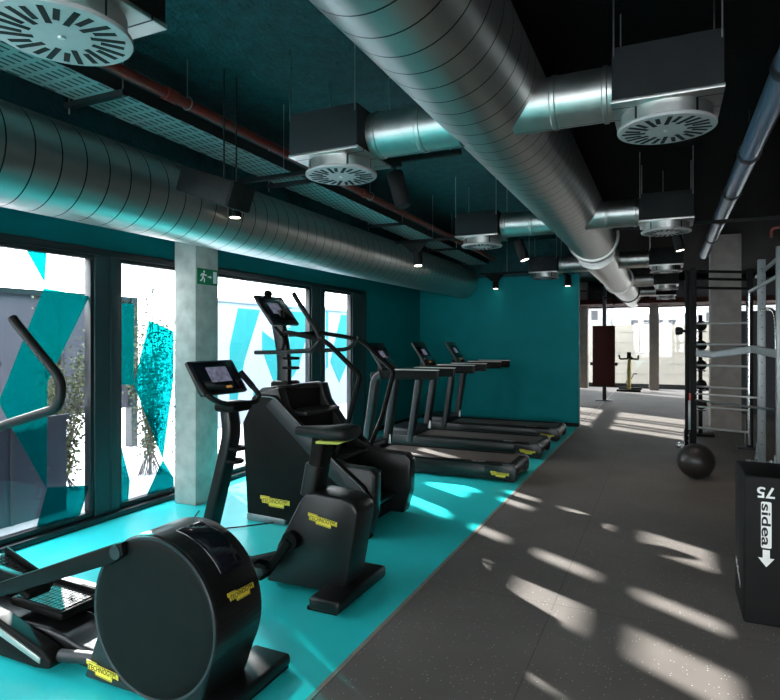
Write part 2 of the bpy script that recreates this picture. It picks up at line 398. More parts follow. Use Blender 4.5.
# exit sign on the column's room side
es = thing('exit_sign', (-4.088, 4.60, 1.95+.22), 'green emergency exit sign on the concrete window column', 'sign')
ey0, ey1, ez0, ez1 = 4.455, 4.745, 2.13, 2.285
MB().box(-4.089, -4.078, ey0, ey1, ez0, ez1, .002).build('plate', M['green'], es)
sg = MB(); O = (-4.078, ey0, ez0); U, W_ = (0, 1, 0), (0, 0, 1)
sg.slab(O, U, W_, [(.215, .02), (.265, .02), (.265, .135), (.215, .135)], .001)             # door
sg.slab(O, U, W_, [(.135, .072), (.17, .072), (.17, .060), (.195, .078), (.17, .096), (.17, .084), (.135, .084)], .001)
def limb(a, b, r=.007):
    a, b = V((a[0], a[1], 0)), V((b[0], b[1], 0)); d = (b-a).normalized(); p = V((-d.y, d.x, 0))*r
    sg.slab(O, U, W_, [(a-p).to_2d(), (b-p).to_2d(), (b+p).to_2d(), (a+p).to_2d()], .001)
sg.slab(O, U, W_, [(.088+.012*math.cos(t*PI/5), .125+.012*math.sin(t*PI/5)) for t in range(10)], .001)
limb((.083, .108), (.068, .068), .010); limb((.083, .105), (.108, .088)); limb((.108, .088), (.122, .098)); limb((.08, .105), (.052, .098)); limb((.052, .098), (.042, .078))
limb((.07, .07), (.094, .052)); limb((.094, .052), (.088, .022)); limb((.068, .07), (.056, .040)); limb((.056, .040), (.030, .034))
sg.build('pictogram', M['white'], es, smooth=False)

# ------------------------------------------------------------------ outdoors
g = MB().box(-60, -4.76, -40, 60, -.25, -.05).box(-4.76, 40, 21.5, 60, -.25, -.05).box(-4.76, 40, -40, -5.3, -.25, -.05).box(6.3, 40, -5.3, 21.5, -.25, -.05)
struct(g.build('ground', M['ground'], smooth=False))
fn = thing('fence_panel_wall', (-7.6, 2.4, -.05), 'grey lavender panelled screen wall outside the left windows', 'screen wall')
MB().box(-7.7, -7.5, -3.0, 6.75, .55, 2.2).build('upper_panel', M['fence'], fn)
pm = MB()
for k in range(9): pm.box(-7.52, -7.47, -2.9+k*1.2, -2.86+k*1.2, .55, 2.2)
pm.box(-7.53, -7.44, -3.0, 6.78, 2.17, 2.24).box(-7.55, -7.42, 6.68, 6.8, -.05, 2.24)
pm.build('frame', M['frame'], fn)
lo = MB().box(-5.35, -5.25, -3.0, 3.95, -.05, .86)
lo.build('lower_panel', M['fence2'], fn)
rb = MB()
for k in range(15): rb.box(-5.25, -5.235, -2.9+k*.45, -2.87+k*.45, -.05, .84)
rb.box(-5.26, -5.22, -3.0, 3.97, .84, .88)
rb.build('rib', M['fence'], fn, smooth=False)
def shrub(x, y, h, spread, n, nl, label, seed):
    random.seed(seed)
    t = thing('shrub', (x, y, -.05), label, 'shrub', 'planting outside the left windows')
    st = MB(); lf = MB()
    for k in range(n):
        a = random.uniform(0, 2*PI); q = random.uniform(.3, 1)*spread; hh = h*random.uniform(.55, 1)
        p = [V((x+random.uniform(-.1, .1), y+random.uniform(-.15, .15), -.05))]
        for j in range(1, 7):
            s = j/6; p.append(V((x+math.cos(a)*q*s**1.4, y+math.sin(a)*q*s**1.4, -.05+hh*s))+V((random.uniform(-.03, .03), random.uniform(-.03, .03), 0)))
        st.tube(p, [.006*(1-.12*j) for j in range(7)], 5)
        for j in range(nl):
            s = random.uniform(.15, 1)*6; i = min(5, int(s)); c0 = p[i].lerp(p[i+1], s-i)+V((random.gauss(0, .05), random.gauss(0, .05), random.gauss(0, .04)))
            d = V((random.gauss(0, 1), random.gauss(0, 1), random.gauss(.2, .7))).normalized(); e = d.orthogonal().normalized()
            L_ = random.uniform(.025, .055); W2 = L_*.28
            lf.quad((c0, c0+d*L_*.5+e*W2, c0+d*L_, c0+d*L_*.5-e*W2))
    st.build('stem', M['bark'], t); lf.build('foliage', M['leaf'], t, smooth=False)
shrub(-5.9, 4.40, 2.05, .42, 26, 150, 'bushy olive shrub outside the first glass pane', 3)
shrub(-5.75, 5.45, 2.35, .45, 22, 140, 'tall wispy shrub seen through the second pane beside the concrete column', 5)
shrub(-5.7, 5.95, 1.6, .3, 12, 60, 'thinner shrub growing just behind the concrete window column', 9)
# painted hoarding across the yard, white with teal shapes
MURAL = {4: [[(5.61, 1.96), (6.027, 1.955), (5.72, 1.33), (5.52, .62), (5.46, .62), (5.46, 1.5)],
     [(6.068, 1.70), (6.45, 1.52), (6.70, 1.966), (7.13, 1.97), (7.11, 1.726), (6.889, 1.233), (6.45, .85), (6.339, 1.0), (6.068, 1.464)],
     [(6.55, 2.27), (6.75, 2.27), (6.68, 2.0)], [(5.9, 1.0), (6.25, .8), (6.2, .2), (5.85, .4)]],
 5: [[(7.60, 2.2), (7.66, 2.0), (7.66, 1.19), (7.60, 1.16)], [(8.05, 1.97), (8.32, 1.97), (8.32, 1.316), (7.99, .93), (7.72, 1.26)], [(7.75, 2.27), (7.95, 2.27), (7.9, 2.05)]],
}
hw = struct(MB().box(-7.62, -7.5, 8.6, 15.2, -.05, 2.34).box(-7.66, -7.46, 8.6, 15.2, 2.30, 2.36).build('wall_outside', M['hoarding'], smooth=False))
mu = MB()
for pl in MURAL.values():
    for p in pl: mu.slab((-7.499, 0, 0), (0, 1, 0), (0, 0, 1), [(a*7.5/4.53, min(2.29, 1.6+(b-1.6)*7.5/4.53)) for a, b in p], .004)
mu.build('painted_shapes', M['mural'], hw, smooth=False)
# street wall and town beyond the far windows
ow = MB().box(-12, 12, 23.6, 24.0, -.05, 2.12)
ow = tag(ow.build('boundary_wall', M['outwall']), 'cream block wall across the street behind the far windows', 'wall')
jm = MB()
for k in range(1, 6): jm.box(-12, 12, 23.59, 23.6, -.05+k*.38, -.035+k*.38)
jm.build('joint', M['concrete_dk'], ow, smooth=False)
for i, (x, wd, h, lb) in enumerate([(-6.5, 5, 4.2, 'leftmost pale town block beyond the cream wall'), (-.8, 4.5, 3.4, 'low pale town block above the cream wall behind the small bike'), (4.6, 5, 3.9, 'pale town block beyond the cream wall at right')]):
    b = thing('building', (x, 52, -.05), lb, 'building', 'town beyond the street wall')
    MB().box(x-wd/2, x+wd/2, 50, 54, -.05, h).build('wall', M['facade'], b)
    MB().box(x-wd/2-.15, x+wd/2+.15, 49.8, 54.2, h, h+.15).build('roof', M['concrete_dk'], b)
    for k in range(4):
        xx = x-wd/2+.6+k*(wd-1.0)/4
        MB().box(xx, xx+.5, 49.97, 50, h-1.1, h-.35).build('window', M['dgrey'], b)

# ------------------------------------------------------------------ ducts
def duct(name, x, z, r, y0, y1, label, pitch=.17, ring=(), cap=False):
    t = thing(name, (x, (y0+y1)/2, z-r), label, 'duct')
    prof = []; y = y0
    prof.append((r-.01 if not cap else r, y0))
    prof.append((r, y1))
    MB().lathe(prof, (x, 0, z), 'y', 64).build('pipe_run', M['galv'], t, angle=20)
    for (a, b) in ring:
        MB().lathe([(r-.002, a), (r+.03, a), (r+.035, a+.01), (r+.035, b-.01), (r+.03, b), (r-.002, b)], (x, 0, z), 'y', 64).build('joint_collar', M['galv'], t)
    return t
YF = 9.0
md = duct('ventilation_duct', -.949, 3.05, .323, -4.6, YF, 'large spiral galvanised duct running down the middle of the ceiling', ring=[(YF-.05, YF+.03)])
MB().lathe([(.323, YF+.03), (.30, YF+.16), (.285, YF+.3)], (-.949, 0, 3.05-.0), 'y', 64).build('reducer', M['galv'], md)
hr = MB()
for y in (-1., 2.0, 5.0, 8.0):
    for s in (-1, 1): hr.cyl((-.949+s*.27, y, 3.22), (-.949+s*.27, y, ZC), .005, 8)
hr.build('hanger', M['dgrey'], md)
fd = duct('ventilation_duct', -.95, 2.90, .285, YF+.3, 20.6, 'slimmer far end of the central spiral duct beyond the flange', pitch=.17, ring=[(14.0, 14.06), (17.5, 17.56)])
ld = duct('ventilation_duct', -3.60, 2.70, .305, -4.6, 11.2, 'spiral galvanised duct along the windows on the left', cap=True)
hr = MB()
for y in (-2., 1., 4.2, 7.0, 10.0):
    for s in (-1, 1): hr.cyl((-3.6+s*.16, y, 2.94), (-3.6+s*.16, y, ZC), .004, 8)
hr.build('hanger', M['dgrey'], ld)

# ------------------------------------------------------------------ ceiling diffusers
def diffuser(x, y, side, body, label, group):
    t = thing('air_diffuser', (x, y, 2.67), label, 'air diffuser', group)
    h = .245
    MB().box(x-h, x+h, y-h, y+h, 2.775, 3.04, .006).build('plenum_box', body, t)
    MB().box(x-h-.004, x+h+.004, y-h-.004, y+h+.004, 2.762, 2.78, .002).build('base_plate', M['galv'], t)
    MB().lathe([(.215, 2.69), (.215, 2.765)], (x, y, 0), 'z', 48).build('neck', M['galv'], t)
    pl = MB().lathe([(0, 2.672), (.215, 2.672), (.233, 2.675), (.235, 2.68), (.235, 2.69), (.23, 2.694), (0, 2.694)], (x, y, 0), 'z', 64).build('swirl_plate', M['plate'], t)
    sl = MB()
    for k in range(24):
        a = 2*PI*k/24; r0, r1 = ((.098, .212) if k % 2 == 0 else (.125, .203)); tw = .18
        u = V((math.cos(a+tw), math.sin(a+tw), 0)); c0 = V((math.cos(a), math.sin(a), 0))*r0; p = V((-u.y, u.x, 0)); wd = .0105
        e = c0+u*(r1-r0)
        sl.slab((x, y, 2.6722), (1, 0, 0), (0, -1, 0), [(q.x, -q.y) for q in (c0-p*wd, e-p*wd, e+p*wd, c0+p*wd)], .0016)
    sl.build('slots', M['slot'], pl, smooth=False)
    MB().lathe([(0, 2.666), (.012, 2.668), (.014, 2.672)], (x, y, 0), 'z', 16).build('centre_screw', M['steel'], pl)
    xa, xb = (x+h, -1.12) if side > 0 else (x-h, -.78)
    prof = [(.14, 0), (.14, .03), (.148, .035), (.148, .055), (.14, .06)]
    Ln = abs(xb-xa); prof += [(.14, Ln*.55), (.145, Ln*.56), (.145, Ln*.6), (.14, Ln*.61), (.14, Ln)]
    MB().lathe([(r, side*q) for r, q in prof], (xa, y, 2.905), 'x', 32).build('branch_duct', M['galv'], t)
    for sx in (-1, 1):
        for sy in (-1, 1):
            MB().cyl((x+sx*(h-.01), y+sy*(h+.008), 2.99), (x+sx*(h-.01), y+sy*(h+.008), ZC), .004, 8).build('hanger_rod', M['steel'], t)
    return t
GL, GR = 'swirl diffusers over the teal floor', 'swirl diffusers over the grey floor'
d = diffuser(-1.95, 1.45, 1, M['boxgrey'], 'grey swirl diffuser box at the top left corner, nearest of the left row', GL)
for y, lb in ((3.47, 'grey swirl diffuser box hanging above the stair climber, second of the left row'),
              (6.8, 'grey swirl diffuser box above the treadmills, third of the left row'),
              (10.85, 'grey swirl diffuser box close to the teal end wall, last of the left row')):
    dup(d, (-1.95, y, 2.67), lb)
d = diffuser(0.0, 3.40, -1, M['boxblack'], 'black swirl diffuser box right of the main duct, nearest of the right row', GR)
for y, lb in ((6.68, 'black swirl diffuser box second of the right row'), (10.6, 'black swirl diffuser box third of the right row behind a small spotlight'),
              (14.4, 'black swirl diffuser box fourth of the right row'), (17.8, 'black swirl diffuser box farthest of the right row near the far windows')):
    dup(d, (0.0, y, 2.67), lb)

# ------------------------------------------------------------------ cable tray, pipes
def tray_pt(y): return 3.10 - .012*(y-2)
tr = thing('cable_tray', (-3.17, 4, 3.1), 'perforated galvanised cable tray hung under the teal ceiling beside the red pipe', 'cable tray')
def perf():
    m = mat('perforated_steel', (.4, .53, .52), .5, .15)
    nt = m.node_tree; N = nt.nodes; L = nt.links; b = N['Principled BSDF']
    tc = N.new('ShaderNodeTexCoord'); br = N.new('ShaderNodeTexBrick'); br.inputs['Scale'].default_value = 1
    br.inputs['Brick Width'].default_value = .05; br.inputs['Row Height'].default_value = .11; br.inputs['Mortar Size'].default_value = .017
    br.inputs['Color1'].default_value = (.01, .012, .012, 1); br.inputs['Color2'].default_value = (.02, .025, .025, 1); br.inputs['Mortar'].default_value = (.36, .40, .39, 1)
    L.new(tc.outputs['Object'], br.inputs['Vector']); L.new(br.outputs['Color'], b.inputs['Base Color'])
    return m
M['perf'] = perf()
def sloped(x0, x1, z0, z1, y0=-4.6, y1=10.9):
    b = MB().box(x0, x1, y0, y1, z0, z1)
    for v in b.bm.verts: v.co.z += tray_pt(v.co.y)
    return b
sloped(-3.36, -3.0, 0, .006).build('tray_floor', M['perf'], tr, smooth=False)
for x in (-3.36, -3.004): sloped(x, x+.004, 0, .085).build('side_flange', M['dgrey'], tr, smooth=False)
for y in (-1.5, .6, 2.6, 4.7, 6.8, 8.9):
    z = tray_pt(y)
    MB().box(-3.45, -2.94, y-.02, y+.02, z-.035, z-.001).build('support_bar', M['dgrey'], tr)
    q = MB()
    for x in (-3.43, -2.96): q.cyl((x, y, z-.07), (x, y, ZC), .005, 8)
    q.build('hanger_rod', M['steel'], tr)
cb = MB()
for k in range(3):
    cb.tube([(-3.28+k*.08+.02*math.sin(j*1.3+k), -4.5+j*.7, tray_pt(-4.5+j*.7)+.02) for j in range(22)], .010, 6)
cb.build('cable', M['rubber'], tr)
rp = thing('sprinkler_pipe', (-2.86, 4, 3.15), 'long red painted pipe running beside the cable tray', 'pipe')
MB().tube([(-2.88, -4.6, 3.24), (-2.88, 10.9, tray_pt(10.9)+.08)], .033, 16).build('pipe_run', M['pipe_red'], rp)
for y in (.4, 2.9, 5.6, 8.3):
    z = 3.24+(tray_pt(10.9)+.08-3.24)*(y+4.6)/15.5
    MB().lathe([(.033, y-.05), (.043, y-.05), (.043, y+.05), (.033, y+.05)], (-2.88, 0, z), 'y', 16).build('coupling', M['pipe_red'], rp)
    MB().tube([(-2.88+.042*math.cos(a), y+.15, z+.042*math.sin(a)) for a in [PI*2*k/16 for k in range(16)]], .004, 6, closed=True).build('pipe_ring', M['steel'], rp)
    MB().cyl((-2.88, y+.15, z+.04), (-2.88, y+.15, ZC), .004, 6).build('hanger_rod', M['steel'], rp)
bp = thing('drain_pipe', (.61, 6, 3.03), 'thick blue grey pipe slanting down the picture at the upper right', 'pipe')
MB().cyl((.61, -4.6, 3.13), (.61, 11.9, 3.08), .075, 24).build('pipe_run', M['pipe_blue'], bp)
for y in (2.2, 3.9, 5.6, 7.0, 8.4, 10.0):
    z = 3.13-.05*(y+4.6)/16.5
    MB().lathe([(.074, y-.045), (.084, y-.045), (.088, y-.03), (.088, y+.03), (.084, y+.045), (.074, y+.045)], (.61, 0, z), 'y', 24).cyl((.61, y, z+.08), (.61, y, ZC-.004), .005, 8).build('clamp', M['dgrey'], bp)
rr = thing('sprinkler_pipe', (2.6, 9.2, 2.9), 'short red pipe crossing below the black ceiling at right', 'pipe')
MB().tube(round_path([(1.25, 9.2, 2.93), (1.25, 9.2, 3.05), (5.9, 9.2, 3.05)], .06), .02, 12).build('pipe_run', M['pipe_red'], rr)
MB().cyl((2.2, 9.2, 3.05), (2.2, 9.2, ZC), .005, 8).build('hanger', M['steel'], rr)

# ------------------------------------------------------------------ tracks and spots
def track(x0, x1, y, z, label):
    t = thing('lighting_track', ((x0+x1)/2, y, z), label, 'lighting track', 'black lighting tracks')
    MB().box(x0, x1, y-.018, y+.018, z, z+.035, .003).build('rail', M['matte'], t)
    for x in (x0+.52, x1-.08): MB().cyl((x, y, z+.03), (x, y, ZC), .003, 8).build('hanger', M['steel'], t)
track(-3.26, -1.28, 3.95, 2.87, 'black lighting track across the ceiling behind the second diffuser')
track(-3.25, -1.28, 7.25, 2.86, 'black lighting track across the ceiling behind the third diffuser')
track(-3.25, -1.28, 11.23, 2.83, 'black lighting track next to the teal end wall')
track(-.55, 5.0, 7.25, 2.83, 'black lighting track right of the main duct')
SPOTS = []
def spot(x, y, ztop, length, r, tilt, lit, label, power=14, wedge=False):
    """tilt: direction of aim"""
    t = thing('spotlight', (x, y, ztop), label, 'spotlight', 'black cylinder spotlights')
    d_ = V(tilt).normalized(); p0 = V((x, y, ztop-.07)); p1 = p0+d_*length
    MB().box(x-.05, x+.05, y-.016, y+.016, ztop-.03, ztop+.002).cyl((x, y, ztop-.03), p0+d_*.03, .009, 10).build('bracket', M['matte'], t)
    if wedge: MB().prism([(x-.20, ztop-.01), (x+.16, ztop-.01), (x+.07, ztop-.13), (x-.07, ztop-.13)], 'y', y-.06, y-.02, .006).build('ballast_housing', M['matte'], t)
    b = MB(); n_ = 24
    b.tube([p0, p0+d_*.006, p1-d_*.004, p1], [r*.93, r, r, r*.96], n_)
    b.build('housing', M['matte'], t)
    MB().tube([p1+d_*.0006, p1+d_*.003], r*.78, n_).build('lens', M['lamp'] if lit else M['dgrey'], t)
    if lit:
        l = bpy.data.lights.new('spot_lamp', 'SPOT'); l.energy = power; l.color = (1, .84, .66); l.spot_size = math.radians(60); l.spot_blend = .5; l.shadow_soft_size = .03
        lo = bpy.data.objects.new('spot_lamp', l); COL.objects.link(lo); lo.location = p1+d_*.01 - t.location; lo.parent = t
        lo.rotation_euler = d_.to_track_quat('-Z', 'Y').to_euler()
dn = (0, 0, -1)
spot(-3.22, 3.95, 2.87, .20, .052, dn, True, 'lit black spotlight hanging under the black loudspeaker')
spot(-1.78, 3.95, 2.87, .26, .06, (.28, 0, -1), False, 'tilted black spotlight beside the second ceiling diffuser')
spot(-2.95, 7.25, 2.86, .24, .06, (.12, -.1, -1), True, 'lit black spotlight on the track end below the left duct end', 14, True)
spot(-1.63, 7.25, 2.86, .25, .06, (.35, 0, -1), True, 'tilted lit black spotlight right of the third diffuser')
spot(-2.95, 11.23, 2.83, .20, .055, dn, True, 'lit black spotlight in front of the teal wall, left of two', 3, True)
spot(-1.62, 11.23, 2.83, .20, .055, dn, True, 'lit black spotlight in front of the teal wall beside its right end', 3)
spot(.10, 7.25, 2.83, .20, .05, (.2, 0, -1), True, 'lit spotlight between the second and third diffusers of the right row')
sp = thing('loudspeaker', (-2.9, 3.35, 2.5), 'black box loudspeaker hung below the cable tray', 'loudspeaker')
mt = Matrix.Translation((-2.885, 3.33, 2.655)) @ Matrix.Rotation(math.radians(20), 4, 'Y') @ Matrix.Scale(.8, 4)
MB().box(-.31, .31, -.15, .15, -.115, .115, .02, mtx=mt).build('cabinet', M['matte'], sp)
MB().box(-.29, .29, -.156, -.148, -.10, .10, .004, mtx=mt).build('grille', M['rubber'], sp)
for yy in (3.27, 3.40): MB().cyl((-2.76, yy, 2.70), (-2.76, yy, ZC), .006, 8).build('hanger_rod', M['dgrey'], sp)

# ------------------------------------------------------------------ treadmills
def treadmill(yc, label):
    t = thing('treadmill', (-2.45, yc, 0), label, 'treadmill', 'treadmills in a row')
    y0, y1 = yc-.36, yc+.36; xr, xl = -1.50, -3.75
    # frame: body under the belt
    MB().prism([(xl, .03), (xl, .16), (xl+.12, .19), (-3.2, .19), (xr-.12, .19), (xr-.05, .17), (xr-.03, .10), (xr-.05, .035), (xr-.12, .02)], 'y', y0+.01, y1-.01, .008).build('deck', M['satin'], t)
    for a, b in ((y0, y0+.07), (y1-.07, y1)):
        MB().box(-3.3, xr-.13, a, b, .185, .215, .008).build('side_rail', M['black'], t)
        MB().prism([(xr-.16, .02), (xr-.16, .222), (xr-.05, .215), (xr-.005, .17), (xr, .10), (xr-.01, .03), (xr-.04, .01)], 'y', a-.004, b+.004, .012).build('end_cap', M['dgrey'], t)
    MB().box(-3.3, xr-.10, y0+.075, y1-.075, .192, .202, .003).build('belt', M['tread'], t)
    MB().cyl((xr-.075, y0+.08, .125), (xr-.075, y1-.08, .125), .07, 24).build('rear_roller', M['rubber'], t)
    MB().box(xl-.03, -3.34, y0+.02, y1-.02, .02, .30, .05, 4).build('motor_cover', M['satin'], t)
    hc = []
    for s, yy in ((-1, y0+.055), (1, y1-.055)):
        p = round_path([(-3.40, yy, .10), (-3.24, yy, 1.16), (-2.44, yy, 1.175)], .11, 7)
        k = 8
        MB().tube(p[:k+0], (.048, .068), 20).build('upright', M['dgrey'], t)
        MB().tube(p[k-1:], (.048, .055), 20).build('handrail', M['black'], t)
        MB().box(-2.98, -2.43, yy-.035, yy+.035, 1.226, 1.236, .003).build('grip_strip', M['rail_tan'], t)
    MB().box(-3.342, -3.302, y1-.11, y1-.104, .22, .34).build('sticker', M['white'], t)
    MB().box(-3.34, -3.02, y0+.06, y1-.06, 1.10, 1.19, .03, 3).build('dashboard', M['black'], t)
    u = V((0, 1, 0)); v = V((-.26, 0, .40)).normalized()
    cc = V((-3.30, yc, 1.385))
    co = MB().oriented(cc-u.cross(v)*.03, u, v, .46, .40, .035, .012).build('console', M['satin'], t)
    MB().oriented(cc+u.cross(v)*.004, u, v, .40, .24, .003, .001).build('screen', M['screen'], co)
    MB().oriented(cc+u.cross(v)*.007+v*.02, u, v, .14, .10, .001).build('display', M['display'], co)
    MB().oriented(cc+u.cross(v)*.005-v*.155, u, v, .09, .02, .002).build('icon_strip', M['amber'], co)
    MB().box(-3.36, -3.14, yc-.05, yc+.05, 1.12, 1.25, .02).build('console_neck', M['black'], co)
    badge(t, (-1.79, y0-.006, .06), (1, 0, 0), (0, 0, 1), .21)
    MB().prism([(-1.86, .03), (-1.86, .185), (-1.55, .185), (-1.55, .03)], 'y', y0-.0055, y0+.02, .002).build('side_panel', M['satin'], t)
    MB().slab((xr-.028, yc-.05, .07), (0, 1, 0), (0, 0, 1), [(0, 0), (.1, 0), (.1, .03), (0, .03)], .008).build('rear_label', M['yellow'], t, smooth=False)
    text_mb(MB(), 'TECHNOGYM', (-2.02, y0+.012, .2155), (1, 0, 0), (0, 1, 0), .035, .16, .001).build('lettering', M['white'], t, smooth=False)
    return t
tm = treadmill(6.95, 'black treadmill nearest the camera, beside the stair climber')
dup(tm, (-2.45, 8.42, 0), 'black treadmill in the middle of the row of three')
dup(tm, (-2.45, 9.90, 0), 'black treadmill farthest away, directly along the teal end wall')

# ------------------------------------------------------------------ stair climber
cl = thing('stair_climber', (-2.7, 4.73, 0), 'black stair climber with tall console standing behind the exercise bike', 'stair climber')
side = [(-3.33, .06), (-3.40, .88), (-3.27, 1.12), (-3.05, 1.18), (-3.0, 1.02), (-2.84, .82), (-2.60, .63), (-2.42, .56), (-2.16, .55), (-2.11, .50), (-2.12, .20), (-2.18, .01), (-3.30, .01)]
for nm, a, b in (('side_panel', 4.31, 4.43), ('side_panel', 5.03, 5.16)):
    MB().prism(side, 'y', a, b, .015).build(nm, M['satin'], cl)
shell = [(-3.35, .07), (-3.40, .86), (-3.26, 1.12), (-3.06, 1.115), (-2.78, .876), (-2.49, .63), (-2.19, .41), (-2.125, .31), (-2.17, .03), (-2.26, .02), (-2.4, .02)]
so = MB().prism(shell, 'y', 4.272, 4.312, .012).build('outer_shell', M['black'], cl)
tri = MB().tube(round_path([(-3.25, 4.268, 1.10), (-3.06, 4.268, 1.10), (-2.78, 4.268, .86), (-2.49, 4.268, .615), (-2.20, 4.268, .395), (-2.14, 4.268, .31), (-2.19, 4.268, .05)], .05), .005, 6)
tri.build('edge_trim', M['grey'], so)
MB().prism([(-3.06, 1.10), (-2.78, .865), (-2.49, .62), (-2.20, .40), (-2.145, .31), (-2.18, .14), (-2.27, .14), (-2.30, .30), (-2.58, .52), (-3.15, 1.02)], 'y', 4.267, 4.274, .002).build('shell_band', M['dgrey'], so)
MB().box(-3.36, -2.95, 4.27, 4.36, .0, .075, .02).build('front_foot', M['grey'], cl)
MB().box(-2.36, -2.15, 4.28, 4.36, .0, .03, .008).build('rear_foot', M['rubber'], cl)
MB().box(-3.36, -2.95, 5.08, 5.17, .0, .075, .02).build('front_foot', M['grey'], cl)
# hood
MB().prism([(-3.42, .80), (-3.36, 1.08), (-3.25, 1.17), (-3.12, 1.185), (-3.08, 1.15), (-3.14, 1.05), (-3.22, .9)], 'y', 4.34, 5.13, .02, 3).build('hood', M['satin'], cl)
# escalator steps between the side panels
for k in range(5):
    zt = .20+k*.19; x1 = -2.24-k*.15
    st = MB().prism([(x1, zt-.03), (x1, zt), (x1-.24, zt), (x1-.24, zt-.03)], 'y', 4.435, 5.025, .004)
    for j in range(5): st.box(x1-.035-j*.044, x1-.015-j*.044, 4.45, 5.01, zt, zt+.006)
    st.build('step', M['dgrey'], cl)
    MB().box(x1-.24, x1-.225, 4.44, 5.02, zt, zt+.17).build('riser', M['black'], cl)
MB().box(-3.3, -2.3, 4.43, 5.03, .02, .12).build('base', M['matte'], cl)
# mast, console
mp = round_path([(-3.28, 4.73, 1.08), (-3.27, 4.73, 1.42), (-3.36, 4.73, 1.86)], .15)
MB().tube(mp, (.065, .04), 16).build('mast', M['satin'], cl)
MB().box(-3.36, -3.16, 4.62, 4.84, 1.12, 1.21, .025).build('mast_collar', M['black'], cl)
u = V((0, 1, 0)); v = V((-.20, 0, .26)).normalized(); cc = V((-3.36, 4.73, 1.87)); nn = u.cross(v)
co = MB().oriented(cc-nn*.02, u, v, .44, .34, .035, .012).build('console', M['satin'], cl)
MB().oriented(cc+nn*.015, u, v, .38, .25, .003, .001).build('screen', M['screen'], co)
MB().oriented(cc+nn*.018+v*.01-u*.03, u, v, .17, .13, .001).build('display', M['display'], co)
MB().ball((-3.46, 4.73, 2.03), .05, .7, 1, .8).build('camera_knob', M['black'], co)
for z in (1.33, 1.42):
    MB().tube([(-3.20+.075*math.cos(a), 4.73+.055*math.sin(a), z) for a in [2*PI*k/16 for k in range(16)]], .014, 8, closed=True).build('bottle_ring', M['black'], cl)
# handrails
for yy in (4.40, 5.08):
    s = -1 if yy < 4.7 else 1
    MB().tube(round_path([(-3.27, 4.73+s*.06, 1.64), (-3.05, yy-s*.06, 1.66), (-2.80, yy, 1.62), (-2.62, yy, 1.58), (-2.33, yy, 1.33), (-2.30, yy, 1.29), (-2.42, yy, .86), (-2.54, yy, .60)], .07), .021, 14).build('handrail', M['black'], cl)
MB().tube(round_path([(-3.45, 4.52, 1.475), (-3.2, 4.52, 1.48), (-2.78, 4.42, 1.50), (-2.70, 4.40, 1.56), (-2.66, 4.40, 1.62)], .05), .020, 14).build('grip_bar', M['rubber'], cl)
MB().tube(round_path([(-3.45, 4.94, 1.475), (-3.2, 4.94, 1.48), (-2.78, 5.06, 1.50), (-2.70, 5.08, 1.56), (-2.66, 5.08, 1.62)], .05), .020, 14).build('grip_bar', M['rubber'], cl)
for yy in (4.40, 5.08):
    MB().tube(round_path([(-2.68, yy, 1.60), (-2.72, yy, 1.68), (-2.93, yy, 1.965), (-2.95, yy, 2.0)], .05), .021, 14).build('horn_grip', M['rubber'], cl) if yy < 4.7 else None
MB().tube(round_path([(-3.28, 4.60, 1.70), (-3.12, 4.52, 1.60), (-3.16, 4.52, 1.48)], .05), .018, 12).build('brace', M['black'], cl)
badge(cl, (-3.20, 4.266, .155), (1, 0, -.0), (0, 0, 1), .30)
pc = MB().tube([(-3.05, 4.25, .03), (-3.25, 4.1, .012), (-3.4, 3.95, .012), (-3.62, 3.95, .012), (-3.8, 4.1, .012), (-3.92, 4.3, .012)], .006, 8)
pc.build('power_cord', M['rubber'], cl)

# ------------------------------------------------------------------ exercise bike
bk = thing('exercise_bike', (-2.2, 3.32, 0), 'black upright exercise bike standing between the elliptical and the stair climber', 'exercise bike')
body = [(-2.36, .03), (-2.27, .28), (-2.10, .58), (-2.06, .625), (-1.99, .64), (-1.80, .63), (-1.72, .605), (-1.685, .55), (-1.70, .45), (-1.76, .13), (-1.79, .06), (-1.82, .035)]
MB().prism(body, 'y', 3.20, 3.44, .022, 3).build('flywheel_cover', M['satin'], bk)
MB().prism([(-3.0, .03), (-2.98, .12), (-2.6, .10), (-2.3, .20), (-2.25, .03)], 'y', 3.26, 3.38, .015).build('base_beam', M['black'], bk)
MB().box(-1.91, -1.70, 3.0, 3.64, .012, .088, .022, 3).build('rear_stabiliser', M['satin'], bk)
MB().box(-1.93, -1.73, 3.02, 3.62, .0, .02).build('rubber_foot', M['rubber'], bk)
MB().box(-3.06, -2.90, 3.05, 3.60, .01, .075, .02, 3).build('front_stabiliser', M['satin'], bk)
MB().box(-3.05, -2.91, 3.06, 3.59, .0, .02).build('rubber_foot', M['rubber'], bk)
MB().tube([(-2.06, 3.32, .60), (-2.00, 3.32, .96)], (.05, .075), 20).build('seat_post', M['black'], bk)
MB().tube([(-2.075, 3.32, .60), (-2.035, 3.32, .80)], (.058, .088), 20).build('post_sleeve', M['satin'], bk)
se = MB(); prof = [(-2.20, .022, .028), (-2.14, .035, .034), (-2.05, .06, .04), (-1.96, .10, .045), (-1.86, .13, .05), (-1.79, .12, .045), (-1.765, .07, .03)]
t_ = bmesh.new(); rings = []
for (x, hw, hh) in prof:
    rings.append([t_.verts.new((x, 3.32+hw*math.copysign(abs(math.cos(a))**.8, math.cos(a)), 1.0+(.012 if x > -1.9 else 0)+hh*math.copysign(abs(math.sin(a))**.7, math.sin(a)))) for a in [2*PI*(k+.5)/20 for k in range(20)]])
for a, b in zip(rings, rings[1:]):
    for k in range(20): t_.faces.new((a[k], a[(k+1) % 20], b[(k+1) % 20], b[k]))
t_.faces.new(rings[0][::-1]); t_.faces.new(rings[-1]); bmesh.ops.recalc_face_normals(t_, faces=t_.faces)
so = se._merge(t_).build('seat', M['rubber'], bk, angle=60)
